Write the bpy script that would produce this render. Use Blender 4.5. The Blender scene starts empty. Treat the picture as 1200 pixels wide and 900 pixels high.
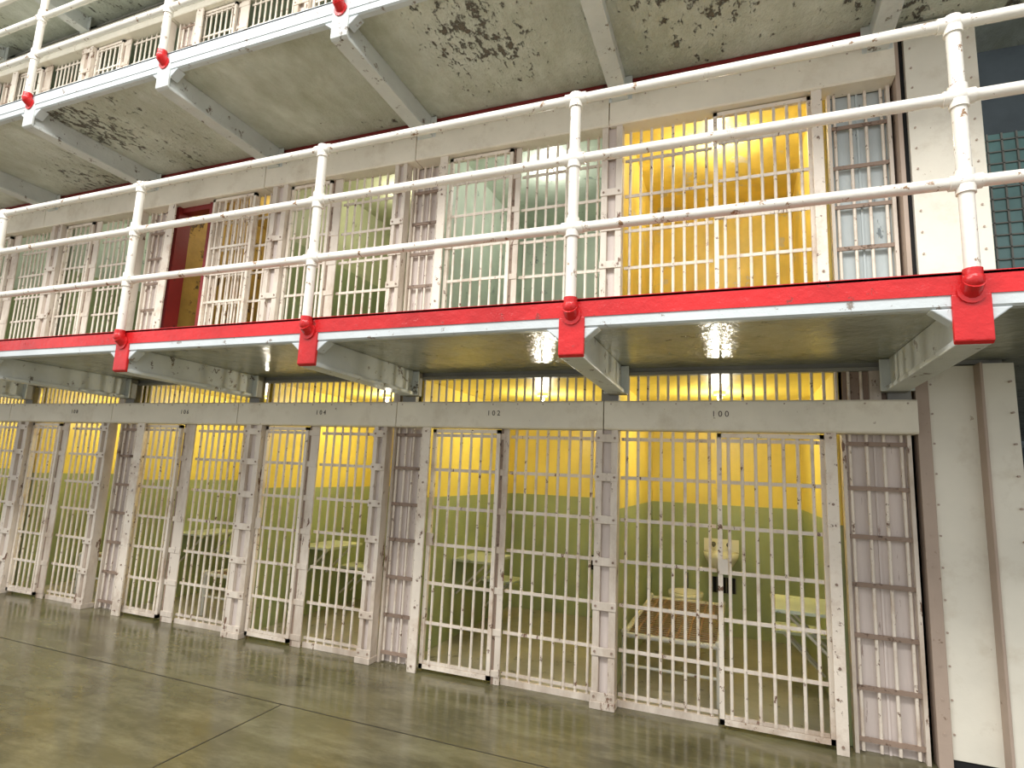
import bpy, math, random
from mathutils import Matrix, Vector
random.seed(7)
S = bpy.context.scene
S.view_settings.view_transform = 'Standard'
S.view_settings.exposure = 0.15
K = 1.108   # all x positions below were measured in units of 1/K metre

# ------------------------------------------------------------------ materials
def srgb(r, g, b):
    def f(c):
        c /= 255.0
        return c/12.92 if c <= 0.04045 else ((c+0.055)/1.055)**2.4
    return (f(r), f(g), f(b), 1)

def paint(name, base, chip=None, amt=0.35, scale=9.0, rough=0.5, bump=0.15, var=0.12,
          stretch=(1, 1, 1), dirt=None, dirt_amt=0.3, brick=False, cluster=0.0, chip_soft=0.025,
          low_grime=None, dirt_scale=3.1, bump_dist=0.02, rough_var=0.0):
    m = bpy.data.materials.new(name); m.use_nodes = True
    N = m.node_tree.nodes; L = m.node_tree.links
    bs = N['Principled BSDF']
    tc = N.new('ShaderNodeTexCoord'); mp = N.new('ShaderNodeMapping')
    mp.inputs['Scale'].default_value = stretch
    L.new(tc.outputs['Object'], mp.inputs['Vector'])
    def noise(sc, det=6, ro=0.6):
        n = N.new('ShaderNodeTexNoise'); n.inputs['Scale'].default_value = sc
        n.inputs['Detail'].default_value = det; n.inputs['Roughness'].default_value = ro
        L.new(mp.outputs['Vector'], n.inputs['Vector']); return n
    def ramp(src, a, b, c=0, d=1):
        r = N.new('ShaderNodeMapRange'); r.inputs['From Min'].default_value = a
        r.inputs['From Max'].default_value = b
        r.inputs['To Min'].default_value = c; r.inputs['To Max'].default_value = d
        L.new(src, r.inputs['Value']); return r.outputs['Result']
    def math_(op, a, b):
        x = N.new('ShaderNodeMath'); x.operation = op
        for s, v in ((0, a), (1, b)):
            if isinstance(v, (int, float)): x.inputs[s].default_value = v
            else: L.new(v, x.inputs[s])
        return x.outputs[0]
    def mix(fac, a, b):
        x = N.new('ShaderNodeMix'); x.data_type = 'RGBA'
        L.new(fac, x.inputs[0])
        for s, v in ((6, a), (7, b)):
            if isinstance(v, tuple): x.inputs[s].default_value = v
            else: L.new(v, x.inputs[s])
        return x.outputs[2]
    n1 = noise(1.7, 4)
    lo = tuple(c*(1-var*1.6) for c in base[:3])+(1,)
    hi = tuple(min(1, c*(1+var)) for c in base[:3])+(1,)
    col = mix(ramp(n1.outputs[0], 0.3, 0.7), lo, hi)
    if dirt:
        nd = noise(dirt_scale, 8, 0.7)
        col = mix(ramp(nd.outputs[0], 0.62-dirt_amt*0.4, 0.80-dirt_amt*0.2), col, dirt)
    h = noise(scale*2, 5).outputs[0]
    if low_grime:
        sz = N.new('ShaderNodeSeparateXYZ'); L.new(tc.outputs['Object'], sz.inputs[0])
        g = ramp(sz.outputs[2], 0.0, 0.35, 0.5, 0.0)
        col = mix(math_('MULTIPLY', g, ramp(noise(7, 6).outputs[0], .35, .65)), col, low_grime)
    if chip:
        nc = noise(scale, 10, 0.74)
        src = nc.outputs[0]
        if cluster:
            cl = noise(1.1, 3, .5)
            src = math_('ADD', src, ramp(cl.outputs[0], .35, .68, -cluster, cluster*.55))
        th = 0.72-amt*0.3
        f = ramp(src, th, th+chip_soft)
        col = mix(f, col, chip)
        h = math_('SUBTRACT', h, f)
    if brick:
        bt = N.new('ShaderNodeTexBrick')
        sx = N.new('ShaderNodeSeparateXYZ'); cx = N.new('ShaderNodeCombineXYZ')
        L.new(tc.outputs['Object'], sx.inputs[0])
        L.new(math_('ADD', sx.outputs[0], sx.outputs[1]), cx.inputs[0]); L.new(sx.outputs[2], cx.inputs[1])
        L.new(cx.outputs[0], bt.inputs['Vector'])
        bt.inputs['Scale'].default_value = 2.6
        bt.inputs['Mortar Size'].default_value = 0.012
        h = math_('SUBTRACT', h, bt.outputs['Fac'])
    L.new(col, bs.inputs['Base Color'])
    bs.inputs['Roughness'].default_value = rough
    if rough_var:
        L.new(ramp(noise(2.6, 8, .7).outputs[0], .35, .65, rough, rough+rough_var), bs.inputs['Roughness'])
    b = N.new('ShaderNodeBump'); b.inputs['Strength'].default_value = bump
    b.inputs['Distance'].default_value = bump_dist
    L.new(h, b.inputs['Height']); L.new(b.outputs[0], bs.inputs['Normal'])
    return m

RUST = srgb(112, 80, 60)
GR = srgb(130, 108, 88)
M = {}
M['cream'] = paint('cream_bar_paint', srgb(236, 224, 208), RUST, 0.42, 15, 0.42, 0.2, 0.07, dirt=srgb(190, 164, 142), dirt_amt=0.26, low_grime=GR)
M['cream2'] = paint('cream_post_paint', srgb(224, 212, 197), RUST, 0.40, 11, 0.45, 0.2, 0.1, stretch=(1, 1, .35), dirt=srgb(174, 153, 132), dirt_amt=0.36, low_grime=GR)
M['header'] = paint('header_paint', srgb(238, 230, 212), srgb(150, 125, 95), 0.24, 14, 0.5, 0.12, 0.06, dirt=srgb(212, 200, 178), dirt_amt=.25)
M['panel'] = paint('panel_paint', srgb(218, 205, 197), srgb(160, 138, 128), 0.34, 8, 0.6, 0.15, 0.1, stretch=(4, 1, .4))
M['brown'] = paint('brown_strap_paint', srgb(150, 128, 112), srgb(95, 75, 60), 0.5, 14, 0.6, 0.2, 0.12)
M['column'] = paint('column_paint', srgb(236, 230, 214), srgb(190, 174, 150), 0.2, 6, 0.5, 0.1, 0.06, dirt=srgb(214, 204, 184), dirt_amt=.2)
M['tan'] = paint('tan_strip_paint', srgb(182, 162, 146), srgb(130, 108, 88), 0.3, 10, 0.55, 0.1, 0.08)
M['rail'] = paint('rail_paint', srgb(238, 233, 222), srgb(150, 118, 88), 0.42, 13, 0.25, 0.15, 0.05)
M['red'] = paint('red_paint', srgb(208, 38, 40), srgb(150, 60, 55), 0.3, 9, 0.22, 0.4, 0.18)
M['soffit'] = paint('soffit_paint', srgb(172, 174, 158), srgb(118, 114, 96), 0.34, 6, 0.18, 0.5, 0.14, dirt=srgb(140, 138, 112), dirt_amt=.35)
M['edge'] = paint('slab_edge_paint', srgb(206, 213, 214), srgb(140, 130, 120), 0.40, 10, 0.4, 0.2, 0.08)
M['bracket'] = paint('bracket_paint', srgb(212, 216, 212), srgb(112, 102, 90), 0.42, 9, 0.4, 0.3, 0.1)
M['peel'] = paint('peeling_ceiling_paint', srgb(222, 226, 214), srgb(108, 100, 86), 0.50, 15, 0.45, 0.9, 0.12, dirt=srgb(174, 177, 154), dirt_amt=0.6, cluster=.12, chip_soft=.05, stretch=(1, .6, 1), dirt_scale=1.6)
M['greysteel'] = paint('grey_steel_paint', srgb(150, 148, 140), srgb(100, 90, 80), 0.3, 12, 0.5)
M['yellow'] = paint('yellow_wall_paint', srgb(238, 217, 108), srgb(215, 198, 140), 0.15, 4, 0.35, 0.3, 0.08, brick=True)
M['green'] = paint('green_wall_paint', srgb(162, 174, 128), srgb(130, 142, 100), 0.22, 5, 0.32, 0.3, 0.12, brick=True)
M['yellow_up'] = paint('yellow_peeling_wall', srgb(236, 211, 108), srgb(214, 204, 170), 0.42, 3, 0.4, 0.5, 0.16)
M['pale'] = paint('pale_green_wall', srgb(198, 208, 190), srgb(146, 156, 146), 0.36, 4, 0.5, 0.5, 0.12)
M['olive'] = paint('olive_wall', srgb(196, 198, 158), srgb(150, 150, 120), 0.3, 4, 0.5, 0.4, 0.12)
M['dirty'] = paint('dirty_ochre_wall', srgb(196, 164, 84), srgb(100, 82, 56), 0.5, 3, 0.6, 0.5, 0.25)
M['cellfloor'] = paint('cell_floor_concrete', srgb(166, 160, 142), srgb(105, 98, 84), 0.4, 6, 0.3, 0.2, 0.2)
M['greypanel'] = paint('grey_peeling_panel', srgb(190, 198, 198), srgb(120, 128, 130), 0.42, 6, 0.6, 0.4, 0.12, stretch=(1, 1, .4))
M['dark'] = paint('dark_void', srgb(22, 22, 24), None, rough=0.8)
M['joint'] = paint('floor_joint_filler', srgb(46, 42, 30), None, rough=0.6)
M['porcelain'] = paint('porcelain', srgb(236, 234, 220), None, rough=0.15, bump=0.02, var=0.03)
M['metal'] = paint('dull_metal', srgb(110, 108, 100), srgb(60, 55, 50), 0.3, 12, 0.35)
M['bluegrey'] = paint('blue_grey_wall', srgb(96, 106, 112), srgb(70, 78, 82), 0.3, 2, 0.6)
M['teal'] = paint('window_glass', srgb(130, 168, 166), None, rough=0.2)
M['oxide'] = paint('red_oxide', srgb(130, 32, 30), srgb(80, 30, 26), 0.4, 9, 0.5)
M['ink'] = paint('stencil_ink', srgb(84, 74, 64), None, rough=0.7)
M['bedpaint'] = paint('bed_paint', srgb(214, 212, 200), RUST, 0.4, 14, 0.4)
M['spring'] = paint('bed_spring_rust', srgb(160, 130, 106), srgb(95, 65, 48), 0.5, 14, 0.5)
M['floor'] = paint('floor_concrete', srgb(92, 87, 62), srgb(70, 65, 43), 0.36, 2.0, 0.10, 0.06, 0.25, dirt=srgb(120, 115, 90), dirt_amt=0.45, stretch=(.6, 1.5, 1), cluster=.06, chip_soft=.15, rough_var=.16)
def bulb_mat():
    m = bpy.data.materials.new('bulb_glow'); m.use_nodes = True
    b = m.node_tree.nodes['Principled BSDF']
    b.inputs['Emission Color'].default_value = (1, .88, .5, 1)
    b.inputs['Emission Strength'].default_value = 1.5
    return m
M['bulb'] = bulb_mat()

# ------------------------------------------------------------------ mesh builder
class MB:
    def __init__(s): s.v = []; s.f = []; s.m = []; s.sm = []; s.mats = []
    def mi(s, k):
        if k not in s.mats: s.mats.append(k)
        return s.mats.index(k)
    def add(s, vs, fs, k, smooth=False):
        o = len(s.v); s.v += [tuple(p) for p in vs]; i = s.mi(k)
        for f in fs:
            s.f.append([a+o for a in f]); s.m.append(i); s.sm.append(smooth)
    def box(s, x0, x1, y0, y1, z0, z1, k):
        if x0 > x1: x0, x1 = x1, x0
        if y0 > y1: y0, y1 = y1, y0
        if z0 > z1: z0, z1 = z1, z0
        x0 *= K; x1 *= K
        vs = [(x0,y0,z0),(x1,y0,z0),(x1,y1,z0),(x0,y1,z0),(x0,y0,z1),(x1,y0,z1),(x1,y1,z1),(x0,y1,z1)]
        s.add(vs, [(0,3,2,1),(4,5,6,7),(0,1,5,4),(1,2,6,5),(2,3,7,6),(3,0,4,7)], k)
    def prism(s, prof, x0, x1, k):
        """profile in (y,z), extruded along x"""
        n = len(prof); x0 *= K; x1 *= K
        vs = [(x0, y, z) for y, z in prof]+[(x1, y, z) for y, z in prof]
        fs = [tuple(range(n-1, -1, -1)), tuple(range(n, 2*n))]
        fs += [(i, (i+1) % n, n+(i+1) % n, n+i) for i in range(n)]
        s.add(vs, fs, k)
    def cyl(s, a, b, r, k, n=8, r2=None):
        a = Vector((a[0]*K, a[1], a[2])); b = Vector((b[0]*K, b[1], b[2])); d = (b-a).normalized()
        u = d.orthogonal().normalized(); w = d.cross(u)
        r2 = r if r2 is None else r2
        vs = []
        for c, rr in ((a, r), (b, r2)):
            for i in range(n):
                t = 2*math.pi*i/n
                vs.append(c+(u*math.cos(t)+w*math.sin(t))*rr)
        s.add(vs, [(i, (i+1) % n, n+(i+1) % n, n+i) for i in range(n)], k, True)
        s.add(vs[:n], [tuple(range(n-1, -1, -1))], k); s.add(vs[n:], [tuple(range(n))], k)
    def lathe(s, c, prof, k, n=20, sx=1, sy=1):
        vs = []; m = len(prof)
        for r, z in prof:
            for i in range(n):
                t = 2*math.pi*i/n
                vs.append((c[0]*K+r*math.cos(t)*sx, c[1]+r*math.sin(t)*sy, c[2]+z))
        fs = []
        for j in range(m-1):
            for i in range(n):
                fs.append((j*n+i, j*n+(i+1) % n, (j+1)*n+(i+1) % n, (j+1)*n+i))
        s.add(vs, fs, k, True)
    def sph(s, c, r, k, n=14, sz=1):
        prof = [(max(1e-4, r*math.sin(math.pi*j/8)), -r*sz*math.cos(math.pi*j/8)) for j in range(9)]
        s.lathe(c, prof, k, n)
    def done(s, name, bevel=0, parent=None):
        me = bpy.data.meshes.new(name); me.from_pydata(s.v, [], s.f)
        for k in s.mats: me.materials.append(M[k])
        me.polygons.foreach_set('material_index', s.m)
        me.polygons.foreach_set('use_smooth', s.sm)
        me.update()
        o = bpy.data.objects.new(name, me); S.collection.objects.link(o)
        if bevel:
            b = o.modifiers.new('Bevel', 'BEVEL'); b.width = bevel; b.segments = 2
            b.limit_method = 'ANGLE'
        if parent: o.parent = parent
        return o

XL = -13.6
EYE = 1.615
# ------------------------------------------------------------------ tier layout
lay = [('panel', .60, .955), ('flat', .497, .56), ('door', -.11, .505), ('fix', -.73, -.12),
       ('post', -.885, -.735), ('fix', -1.545, -.895), ('thin', -1.61, -1.545), ('door', -2.17, -1.61),
       ('flat', -2.24, -2.17), ('panel', -2.55, -2.27)]
def unit(o):
    return [('post', -2.68+o, -2.56+o), ('fix', -3.267+o, -2.70+o), ('thin', -3.37+o, -3.267+o),
            ('door', -3.83+o, -3.37+o), ('post', -4.02+o, -3.84+o), ('fix', -4.70+o, -4.03+o),
            ('thin', -4.84+o, -4.70+o), ('door', -5.37+o, -4.86+o), ('flat', -5.39+o, -5.29+o),
            ('panel', -5.75+o, -5.43+o)]
for k in range(3): lay += unit(-3.24*k)
lay.append(('post', -12.45, -12.3)); lay.append(('fix', XL, -12.45))

CROSS = [.08, .38, .69, 1.0, 1.30, 1.61, 1.90]
def bars(b, x0, x1, y, z0, zt, cross, k='cream', r=.0115, step=.078, wide=.025):
    n = max(1, round((x1-x0)/step))
    xs = [x0+(i+.5)*(x1-x0)/n for i in range(n)]
    for x in xs: b.cyl((x, y, z0+.02), (x, y, zt), r, k, 8)
    for z in cross:
        if z0+z >= zt: continue
        b.box(x0, x1, y-.010, y-.002, z0+z-wide/2, z0+z+wide/2, 'cream2')
        for x in xs: b.cyl((x, y, z0+z-wide*.5), (x, y, z0+z+wide*.5), r*1.4, k, 8)

def tier(z0, zt, open_door=False, panel_m='panel', t=0):
    for typ, x0, x1 in lay:
        b = MB()
        if typ == 'panel':
            pm = panel_m if x1 > 0 else 'panel'
            b.box(x0, x1, .03, .05, z0, zt, pm)
            xm = (x0+x1)/2
            for xx in (x0+.02, xm, x1-.02): b.box(xx-.006, xx+.006, .02, .03, z0, zt, pm)
            n = 4
            for i in range(n):
                x = x0+(i+.5)*(x1-x0)/n
                b.cyl((x, 0, z0+.01), (x, 0, zt), .011, 'cream', 8)
            for z in CROSS:
                b.box(x0, x1, -.015, -.003, z0+z-.014, z0+z+.014, 'brown')
            b.box(x0, x0+.02, -.03, .03, z0, zt, 'cream2'); b.box(x1-.02, x1, -.03, .03, z0, zt, 'cream2')
            b.done('pipe_chase_panel')
        elif typ == 'flat':
            b.box(x0, x1, -.125, -.105, z0, zt, 'cream')
            b.box(x0+.01, x0+.02, -.105, -.08, z0, zt, 'cream')
            for z in (.05, .5, 1.0, 1.5, 1.93):
                b.cyl(((x0+x1)/2, -.132, z0+z), ((x0+x1)/2, -.12, z0+z), .009, 'brown', 8)
            b.done('door_guide_strap', .003)
        elif typ == 'post':
            w = x1-x0
            b.box(x0, x0+w*.3, -.12, -.02, z0, zt, 'cream2'); b.box(x1-w*.3, x1, -.12, -.02, z0, zt, 'cream2')
            b.box(x0+w*.3, x1-w*.3, -.085, -.02, z0, zt, 'panel')
            for z in CROSS:
                b.box(x0-.004, x1+.004, -.128, -.118, z0+z-.03, z0+z+.03, 'cream2')
                for xx in (x0+.02, x1-.02): b.cyl((xx, -.134, z0+z), (xx, -.126, z0+z), .009, 'brown', 8)
            b.box(x0-.006, x1+.006, -.14, .0, z0, z0+.05, 'cream2')
            b.done('cell_front_post', .004)
        elif typ == 'thin':
            w = x1-x0
            b.box(x0, x0+.02, -.05, .02, z0, zt, 'brown'); b.box(x0+.02, x1, -.05, -.035, z0, zt, 'cream2')
            for z in CROSS: b.box(x0, x1, -.056, -.046, z0+z-.025, z0+z+.025, 'cream2')
            b.done('door_jamb', .003)
        elif typ == 'fix':
            bars(b, x0, x1, .0, z0, zt, CROSS)
            b.box(x0, x1, -.02, .02, z0+.0, z0+.045, 'cream2')
            b.done('cell_bar_grille')
        elif typ == 'door':
            y = -.055; a0, a1 = x0, x1
            if open_door and abs(x0+5.37) < .01:
                a0, a1 = -4.80, -4.25
                c = MB(); c.box(-5.36, -5.30, -.06, .10, z0, zt, 'oxide'); c.box(-4.90, -4.86, -.04, .08, z0, zt, 'oxide')
                c.box(-5.36, -4.86, -.02, .08, zt-.06, zt, 'oxide'); c.done('door_frame')
                y = -.075
            zb = z0+.03; zz = zt-.01
            bars(b, a0+.03, a1-.03, y, zb, zz, [c-.03 for c in CROSS])
            b.box(a0, a0+.028, y-.018, y+.018, zb, zz, 'cream'); b.box(a1-.028, a1, y-.018, y+.018, zb, zz, 'cream')
            b.box(a0, a1, y-.018, y+.018, zb, zb+.035, 'cream'); b.box(a0, a1, y-.018, y+.018, zz-.03, zz, 'cream')
            b.box(a0+.0, a0+.06, y-.03, y-.018, z0+.99, z0+1.09, 'cream2')
            b.done('sliding_cell_door')

tier(0, 1.963)
tier(2.575, 4.45, True, 'greypanel')
tier(5.0, 6.96)

# ------------------------------------------------------------------ header beams + numbers
PITCH = 1.642
def header(z0, z1, num=None):
    xr = .975; js = [-.832-PITCH*i for i in range(8)]
    a = xr
    for i, j in enumerate(js):
        b = MB()
        b.prism([(-.14, z0+.012), (-.13, z0), (0.02, z0), (0.02, z1), (-.13, z1), (-.14, z1-.012)], j+.004, a-.004, 'header')
        for k in range(9):
            x = j+.05+k*(a-j-.1)/8
            b.cyl((x, -.145, z1-.025), (x, -.139, z1-.025), .006, 'tan', 6)
        b.done('header_beam')
        if num:
            cu = bpy.data.curves.new('cell_number', 'FONT'); cu.body = str(num+2*i); cu.size = .058
            cu.align_x = 'CENTER'; cu.align_y = 'CENTER'; cu.extrude = .001; cu.space_character = 1.5
            o = bpy.data.objects.new('cell_number_stencil', cu); S.collection.objects.link(o)
            o.location = ((-.085-1.56*i)*K, -.142, (z0+z1)/2+.01); o.rotation_euler = (math.pi/2, 0, 0)
            cu.materials.append(M['ink'])
        a = j
header(1.963, 2.18, 100)
header(4.45, 4.70)
header(6.96, 7.2)

def transom(z0, z1):
    edges = [.92, -.80, -2.42, -4.03, -5.66, -7.28, -8.9, -10.5, -12.1, XL]
    b = MB()
    for i in range(len(edges)-1):
        e1, e0 = edges[i], edges[i+1]
        b.box(e1-.07, e1+.05, -.03, .03, z0, z1, 'greysteel')
        if i % 2 == 0: b.box(e1-.16, e1-.1, -.02, .02, z0, z1, 'cream2')
        bars(b, e0+.08, e1-.1, 0, z0-.02, z1, [], r=.010, step=.066)
    b.box(.62, .97, .01, .03, z0, z1, 'brown')
    b.box(XL, .97, -.03, .03, z1-.025, z1, 'greysteel')
    b.done('transom_bars')
transom(2.18, 2.415)
transom(7.2, 7.38)
b = MB(); b.box(XL, .97, -.06, .05, 4.70, 4.86, 'tan'); b.box(XL, .97, -.10, -.06, 4.83, 4.86, 'oxide'); b.done('trim_1')

# ------------------------------------------------------------------ cells
cells = [(-.80, .58), (-2.34, -.86), (-3.90, -2.56), (-5.50, -3.98), (-7.12, -5.72), (-8.75, -7.2), (-10.4, -8.92), (-12.0, -10.5), (XL, -12.1)]
def cell(x0, x1, z0, zc, up, lo, ce, split=1.36, d=2.4):
    b = MB(); T = .027
    for (za, zb, k) in ((z0, z0+split, lo), (z0+split, zc, up)):
        b.box(x0-T, x0, .06, d, za, zb, k); b.box(x1, x1+T, .06, d, za, zb, k)
        b.box(x0-T, x1+T, d, d+T, za, zb, k)
    b.done('wall_cell')
    b = MB(); b.box(x0-T, x1+T, .06, d+T, zc-.02, zc, ce); b.done('ceiling_cell')
    b = MB(); b.box(x0, x1, .03, d, z0, z0+.008, 'cellfloor'); b.done('floor_cell')
    xm = (x0+x1)/2; ym = .95
    b = MB(); b.lathe((xm, ym, zc-.06), [(.001, .04), (.05, .04), (.05, .01), (.04, .005)], 'cream2', 16)
    b.sph((xm, ym, zc-.07), .026, 'bulb', 12); b.done('ceiling_bulb')
def light(x, y, z, e, col=(1, .94, .78), r=.03):
    l = bpy.data.lights.new('cell_light', 'POINT'); l.energy = e; l.color = col; l.shadow_soft_size = r
    o = bpy.data.objects.new('cell_light', l); S.collection.objects.link(o); o.location = (x*K, y, z)
up2 = [('yellow_up', 'yellow_up', 'yellow_up', 22), ('pale', 'pale', 'pale', 16), ('olive', 'green', 'olive', 12), ('dirty', 'dirty', 'dirty', 10)]
for i, (x0, x1) in enumerate(cells):
    cell(x0, x1, 0, 2.42, 'yellow', 'green', 'yellow')
    if i < 6: light((x0+x1)/2, .95, 2.20, 20)
    u = up2[i] if i < 4 else ('pale', 'green', 'pale', 8)
    cell(x0, x1, 2.575, 4.84, u[0], u[1], u[2])
    if i < 6: light((x0+x1)/2, .95, 4.62, u[3], (1, .96, .84) if i != 1 else (1, .98, .93))
    cell(x0, x1, 5.0, 7.42, 'pale', 'green', 'pale')

# furnishings
def table_seat(xw, sgn, yc, z0=0):
    xw += sgn*.004
    b = MB()
    b.box(xw, xw+sgn*.36, yc-.30, yc+.30, z0+.735, z0+.76, 'pale')
    b.cyl((xw+sgn*.01, yc-.2, z0+.42), (xw+sgn*.3, yc-.2, z0+.735), .012, 'bedpaint'); b.cyl((xw+sgn*.01, yc+.2, z0+.42), (xw+sgn*.3, yc+.2, z0+.735), .012, 'bedpaint')
    b.done('folding_table', .004)
    b = MB()
    b.box(xw, xw+sgn*.33, yc+.42, yc+.74, z0+.44, z0+.465, 'pale')
    b.cyl((xw+sgn*.01, yc+.48, z0+.15), (xw+sgn*.27, yc+.48, z0+.44), .012, 'bedpaint'); b.cyl((xw+sgn*.01, yc+.68, z0+.15), (xw+sgn*.27, yc+.68, z0+.44), .012, 'bedpaint')
    b.done('folding_seat', .004)
def sink(x, z0=0):
    b = MB(); y = 2.398
    b.box(x-.16, x+.16, y-.03, y, z0+.84, z0+1.0, 'porcelain')
    b.lathe((x, y-.17, z0+.74), [(.05, -.06), (.12, .0), (.17, .08), (.18, .14), (.16, .14), (.10, .06), (.001, .04)], 'porcelain', 20, 1.0, .85)
    for dx in (-.07, .07):
        b.cyl((x+dx, y-.03, z0+.93), (x+dx, y-.09, z0+.93), .014, 'metal'); b.sph((x+dx, y-.1, z0+.95), .026, 'metal')
    b.cyl((x, y-.15, z0+.72), (x, y-.15, z0+.45), .018, 'metal'); b.cyl((x, y-.15, z0+.45), (x, y, z0+.42), .018, 'metal')
    b.done('wall_sink')
def toilet(x, z0=0):
    b = MB(); y = 2.398
    b.lathe((x, y-.26, z0+.008), [(.12, 0), (.11, .08), (.10, .2), (.17, .33), (.20, .42), (.20, .45), (.15, .45), (.12, .38), (.001, .3)], 'porcelain', 22, .9, 1.15)
    b.cyl((x, y-.1, z0+.3), (x, y, z0+.3), .07, 'porcelain', 14); b.cyl((x, y-.04, z0+.4), (x, y-.04, z0+.62), .015, 'metal')
    b.done('toilet')
def vent(x, z, z0=0):
    b = MB(); y = 2.4
    b.box(x-.11, x+.11, y-.012, y, z0+z-.08, z0+z+.08, 'dark')
    for i in range(6): b.box(x-.11+i*.042, x-.10+i*.042, y-.018, y-.01, z0+z-.08, z0+z+.08, 'metal')
    b.done('wall_vent')
def bed(x0, x1, y0, y1, h, z0=0):
    b = MB(); z = z0+h
    for (a, c) in (((x0, y0), (x1, y0)), ((x1, y0), (x1, y1)), ((x1, y1), (x0, y1)), ((x0, y1), (x0, y0))):
        b.cyl((a[0], a[1], z), (c[0], c[1], z), .02, 'bedpaint', 10)
    for x in (x0+.0, x1):
        for y in (y0, y1): b.cyl((x, y, z0+.008), (x, y, z+.02), .02, 'bedpaint', 10); b.sph((x, y, z+.02), .026, 'bedpaint')
    b.cyl((x0, y0, z0+.2), (x1, y0, z0+.2), .012, 'bedpaint')
    n = 9
    for i in range(1, n):
        x = x0+i*(x1-x0)/n; b.box(x-.008, x+.008, y0, y1, z-.006, z, 'spring')
    n = 24
    for i in range(1, n):
        y = y0+i*(y1-y0)/n; b.box(x0, x1, y-.007, y+.007, z-.004, z+.002, 'spring')
    b.done('metal_bed_frame')
bed(-.74, -.12, .28, 1.82, .42)
sink(-.14); toilet(-.46); vent(-.12, .52)
table_seat(.58, -1, .45)
table_seat(-2.34, 1, 1.1); vent(-1.33, .62)
table_seat(-3.90, 1, .9); vent(-3.0, .6); sink(-3.35)
table_seat(-5.50, 1, .9); bed(-4.7, -4.05, .3, 1.82, .42); sink(-5.0)
bed(-6.5, -5.8, .3, 1.82, .42)
for i, (x0, x1) in enumerate(cells[:5]):
    sink((x0+x1)/2+.1, 2.575)
    if i in (0, 2, 4): bed(x0+.06, x0+.7, .3, 1.82, .42, 2.575)
b = MB(); b.box(-1.95, -1.85, 2.37, 2.4, 3.35, 3.6, 'metal'); b.done('switch_box', .004)

# ------------------------------------------------------------------ walkways
YO = -1.43
PX = [.88-1.63*i for i in range(-1, 9)]
XR = 4.2
def walkway(zb, zt, soff, kerb, ret):
    b = MB()
    b.box(XL, XR, YO+.04, -.0, zb+.035, zt, soff)
    if ret: b.box(1.445, XR, 0, 7.0, zb+.035, zt, soff)
    b.box(XL, XR, YO, YO+.06, zt-.10, zt, kerb)
    b.box(XL, XR, YO, YO+.14, zt-.012, zt+.004, kerb)
    b.prism([(YO+.006, zt-.10), (YO+.006, zb+.01), (YO+.02, zb), (YO+.06, zb), (YO+.09, zb+.035), (YO+.09, zt-.10)], XL, XR, 'edge')
    b.done('walkway_slab')
    for x in PX:
        b = MB(); w = .066
        b.prism([(YO-.004, zt-.10), (YO-.004, zb-.15), (YO+.02, zb-.165), (YO+.02, zt-.1)], x-w, x+w, 'red' if kerb == 'red' else 'bracket')
        # I-section bracket: web, bottom flange, top haunch
        b.prism([(YO+.02, zb+.035), (YO+.02, zb-.155), (-.145, zb-.17), (-.145, zb+.035)], x-w+.030, x+w-.030, 'bracket')
        b.prism([(YO+.02, zb-.135), (YO+.02, zb-.165), (-.145, zb-.18), (-.145, zb-.15)], x-w+.006, x+w-.006, 'bracket')
        for s in (-1, 1):
            xa = (x+s*(w-.008))*K; xb = (x+s*(w+.07))*K
            b.add([(xa, YO+.01, zb+.0), (xb, YO+.01, zb+.0), (xa, YO+.01, zb-.07), (xa, YO+.09, zb), (xb, YO+.09, zb), (xa, YO+.09, zb-.07)],
                  [(0, 1, 2), (5, 4, 3), (1, 4, 5, 2), (0, 3, 4, 1), (2, 5, 3, 0)], 'edge')
        b.box(x-w-.02, x+w+.02, -.145, -.13, zb-.18, zb+.03, 'bracket')
        if zb < 3: b.box(x-w, x+w, -.13, -.035, zb-.18, zb+.03, 'greysteel')
        b.done('walkway_bracket', .006)
walkway(2.415, 2.575, 'soffit', 'red', True)
walkway(4.83, 4.99, 'peel', 'edge', False)
walkway(7.38, 7.54, 'peel', 'edge', False)

def railing(zf):
    b = MB(); y = YO-.035
    zs = (zf+.405, zf+.82, zf+1.195)
    for z in zs:
        b.cyl((XL, y, z), (XR, y, z), .028, 'rail', 14)
    for x in PX:
        b.cyl((x, y, zf-.02), (x, y, zs[-1]), .031, 'rail', 14)
        for z in zs:
            b.cyl((x, y, z-.055), (x, y, z+(.055 if z != zs[-1] else .03)), .039, 'rail', 14)
            b.cyl((x-.055, y, z), (x+.055, y, z), .035, 'rail', 14)
            b.sph((x, y, z), .043, 'rail')
        k = 'red'
        b.cyl((x, y, zf-.05), (x, y, zf-.0), .038, k, 14)
        b.sph((x, y, zf-.05), .043, k)
        b.cyl((x, y-.01, zf-.055), (x, YO+.01, zf-.09), .042, k, 14)
        b.cyl((x, YO-.004, zf-.09), (x, YO-.014, zf-.09), .055, k, 14)
    b.done('pipe_railing')
railing(2.575); railing(4.99)
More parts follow.
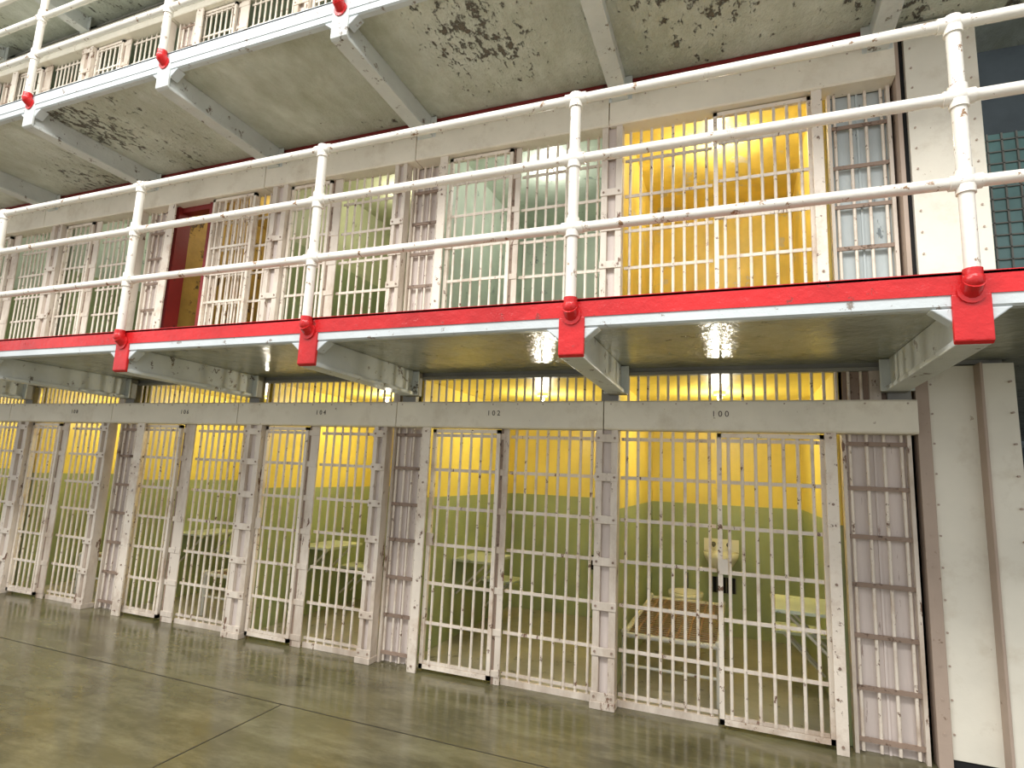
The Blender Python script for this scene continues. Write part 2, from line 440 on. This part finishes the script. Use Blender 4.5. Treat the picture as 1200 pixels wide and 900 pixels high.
# ------------------------------------------------------------------ end column
b = MB()
b.box(1.04, 1.285, -.03, .06, .06, 2.41, 'column')
b.box(.985, 1.05, -.05, .06, .0, 2.41, 'tan')
b.prism([(-.12, .05), (-.10, 2.41), (.06, 2.41), (.06, .05)], 1.285, 1.44, 'column')
b.box(1.275, 1.29, -.13, -.02, .05, 2.41, 'tan')
b.box(1.0, 1.44, -.02, .06, 0, .07, 'dark')
for i in range(12):
    z = .2+i*.19
    for x in (1.017, 1.065, 1.41): b.cyl((x, -.13 if x > 1.3 else -.055 if x < 1.05 else -.035, z), (x, -.0, z), .007, 'tan', 6)
b.box(.99, 1.04, -.06, .06, 2.575, 4.84, 'dark'); b.box(1.03, 1.40, -.10, .06, 2.575, 4.84, 'column')
b.box(.975, 1.0, -.10, .06, 2.575, 4.84, 'tan')
b.box(1.30, 1.315, -.106, -.09, 2.575, 4.84, 'tan')
for i in range(14):
    z = 2.7+i*.15
    for x in (1.06, 1.36): b.cyl((x, -.108, z), (x, -.09, z), .007, 'tan', 6)
b.box(1.03, 1.40, -.10, .06, 4.99, 7.38, 'column')
b.done('end_column', .004)
b = MB(); b.box(1.36, 1.44, .06, 2.6, 0, 7.4, 'greysteel'); b.box(.64, 1.36, 2.5, 2.6, 0, 7.4, 'greysteel'); b.done('wall_block_end')
b = MB()
for za, zb in ((2.42, 2.575), (4.84, 5.0), (7.42, 7.54)): b.box(XL, 1.36, 0.0, 2.5, za+.002, zb, 'greysteel')
b.done('cell_floor_slab')
# ------------------------------------------------------------------ floor, surroundings
b = MB(); b.box(-20, 9, -12, 8, -.1, 0, 'floor')
b.done('floor')
b = MB(); b.box(-20, 9, -1.065, -1.056, 0, .0012, 'joint')
for x in (-14.4, -11.4, -8.5, -5.55, -2.6, .35, 3.3): b.box(x-.004, x+.004, -12, -1.06, 0, .0012, 'joint')
b.done('floor_joint_lines')
b = MB(); b.box(-14, 9, 7.4, 7.5, 0, 9.6, 'bluegrey'); b.done('wall_back')
b = MB(); b.box(8.9, 9, -3, 7.4, 0, 9.6, 'bluegrey'); b.done('wall_right')
b = MB()
b.box(2.3, 5.0, 7.32, 7.4, 4.9, 7.9, 'teal')
for i in range(15): b.box(2.3+i*.19, 2.325+i*.19, 7.28, 7.33, 4.9, 7.9, 'greysteel')
for i in range(14): b.box(2.3, 5.0, 7.28, 7.33, 4.9+i*.22, 4.92+i*.22, 'greysteel')
b.done('window_1')
b = MB(); b.box(XL, 9, -.3, 7.5, 9.6, 9.7, 'peel'); b.done('ceiling')
b = MB(); b.box(XL, 1.4, .0, .1, 7.54, 9.6, 'pale'); b.done('wall_front_upper')
b = MB(); b.box(2.7, 3.3, 5.6, 6.1, 0, 1.7, 'brown'); b.box(2.68, 3.32, 5.58, 6.12, 1.7, 1.75, 'tan'); b.box(2.99, 3.01, 5.585, 5.6, .1, 1.65, 'dark')
b.done('storage_cabinet', .01)

# ------------------------------------------------------------------ light
w = bpy.data.worlds.new('World'); S.world = w; w.use_nodes = True
bg = w.node_tree.nodes['Background']; bg.inputs[0].default_value = (.985, .99, 1, 1); bg.inputs[1].default_value = .95
a = bpy.data.lights.new('skylight', 'AREA'); a.shape = 'RECTANGLE'; a.size = 14; a.size_y = 2.5; a.energy = 1150; a.color = (1, .985, .955)
o = bpy.data.objects.new('skylight', a); S.collection.objects.link(o); o.location = (-3, -6.5, 9.0)
o.rotation_euler = (Vector((-3, 0, 2.0))-Vector(o.location)).to_track_quat('-Z', 'Y').to_euler()

# ------------------------------------------------------------------ camera
R = Vector((.9322, .3592, .0431)); F = Vector((-.3616, .9198, .1523)).normalized()
R = (R-F*R.dot(F)).normalized(); U = R.cross(F)
cam = bpy.data.cameras.new('camera'); co = bpy.data.objects.new('camera', cam); S.collection.objects.link(co)
m = Matrix((R, U, -F)).transposed().to_4x4(); m.translation = Vector((0, -4.4, EYE))
co.matrix_world = m
cam.sensor_width = 36; cam.lens = 671/1200*36; cam.clip_start = .05
S.camera = co
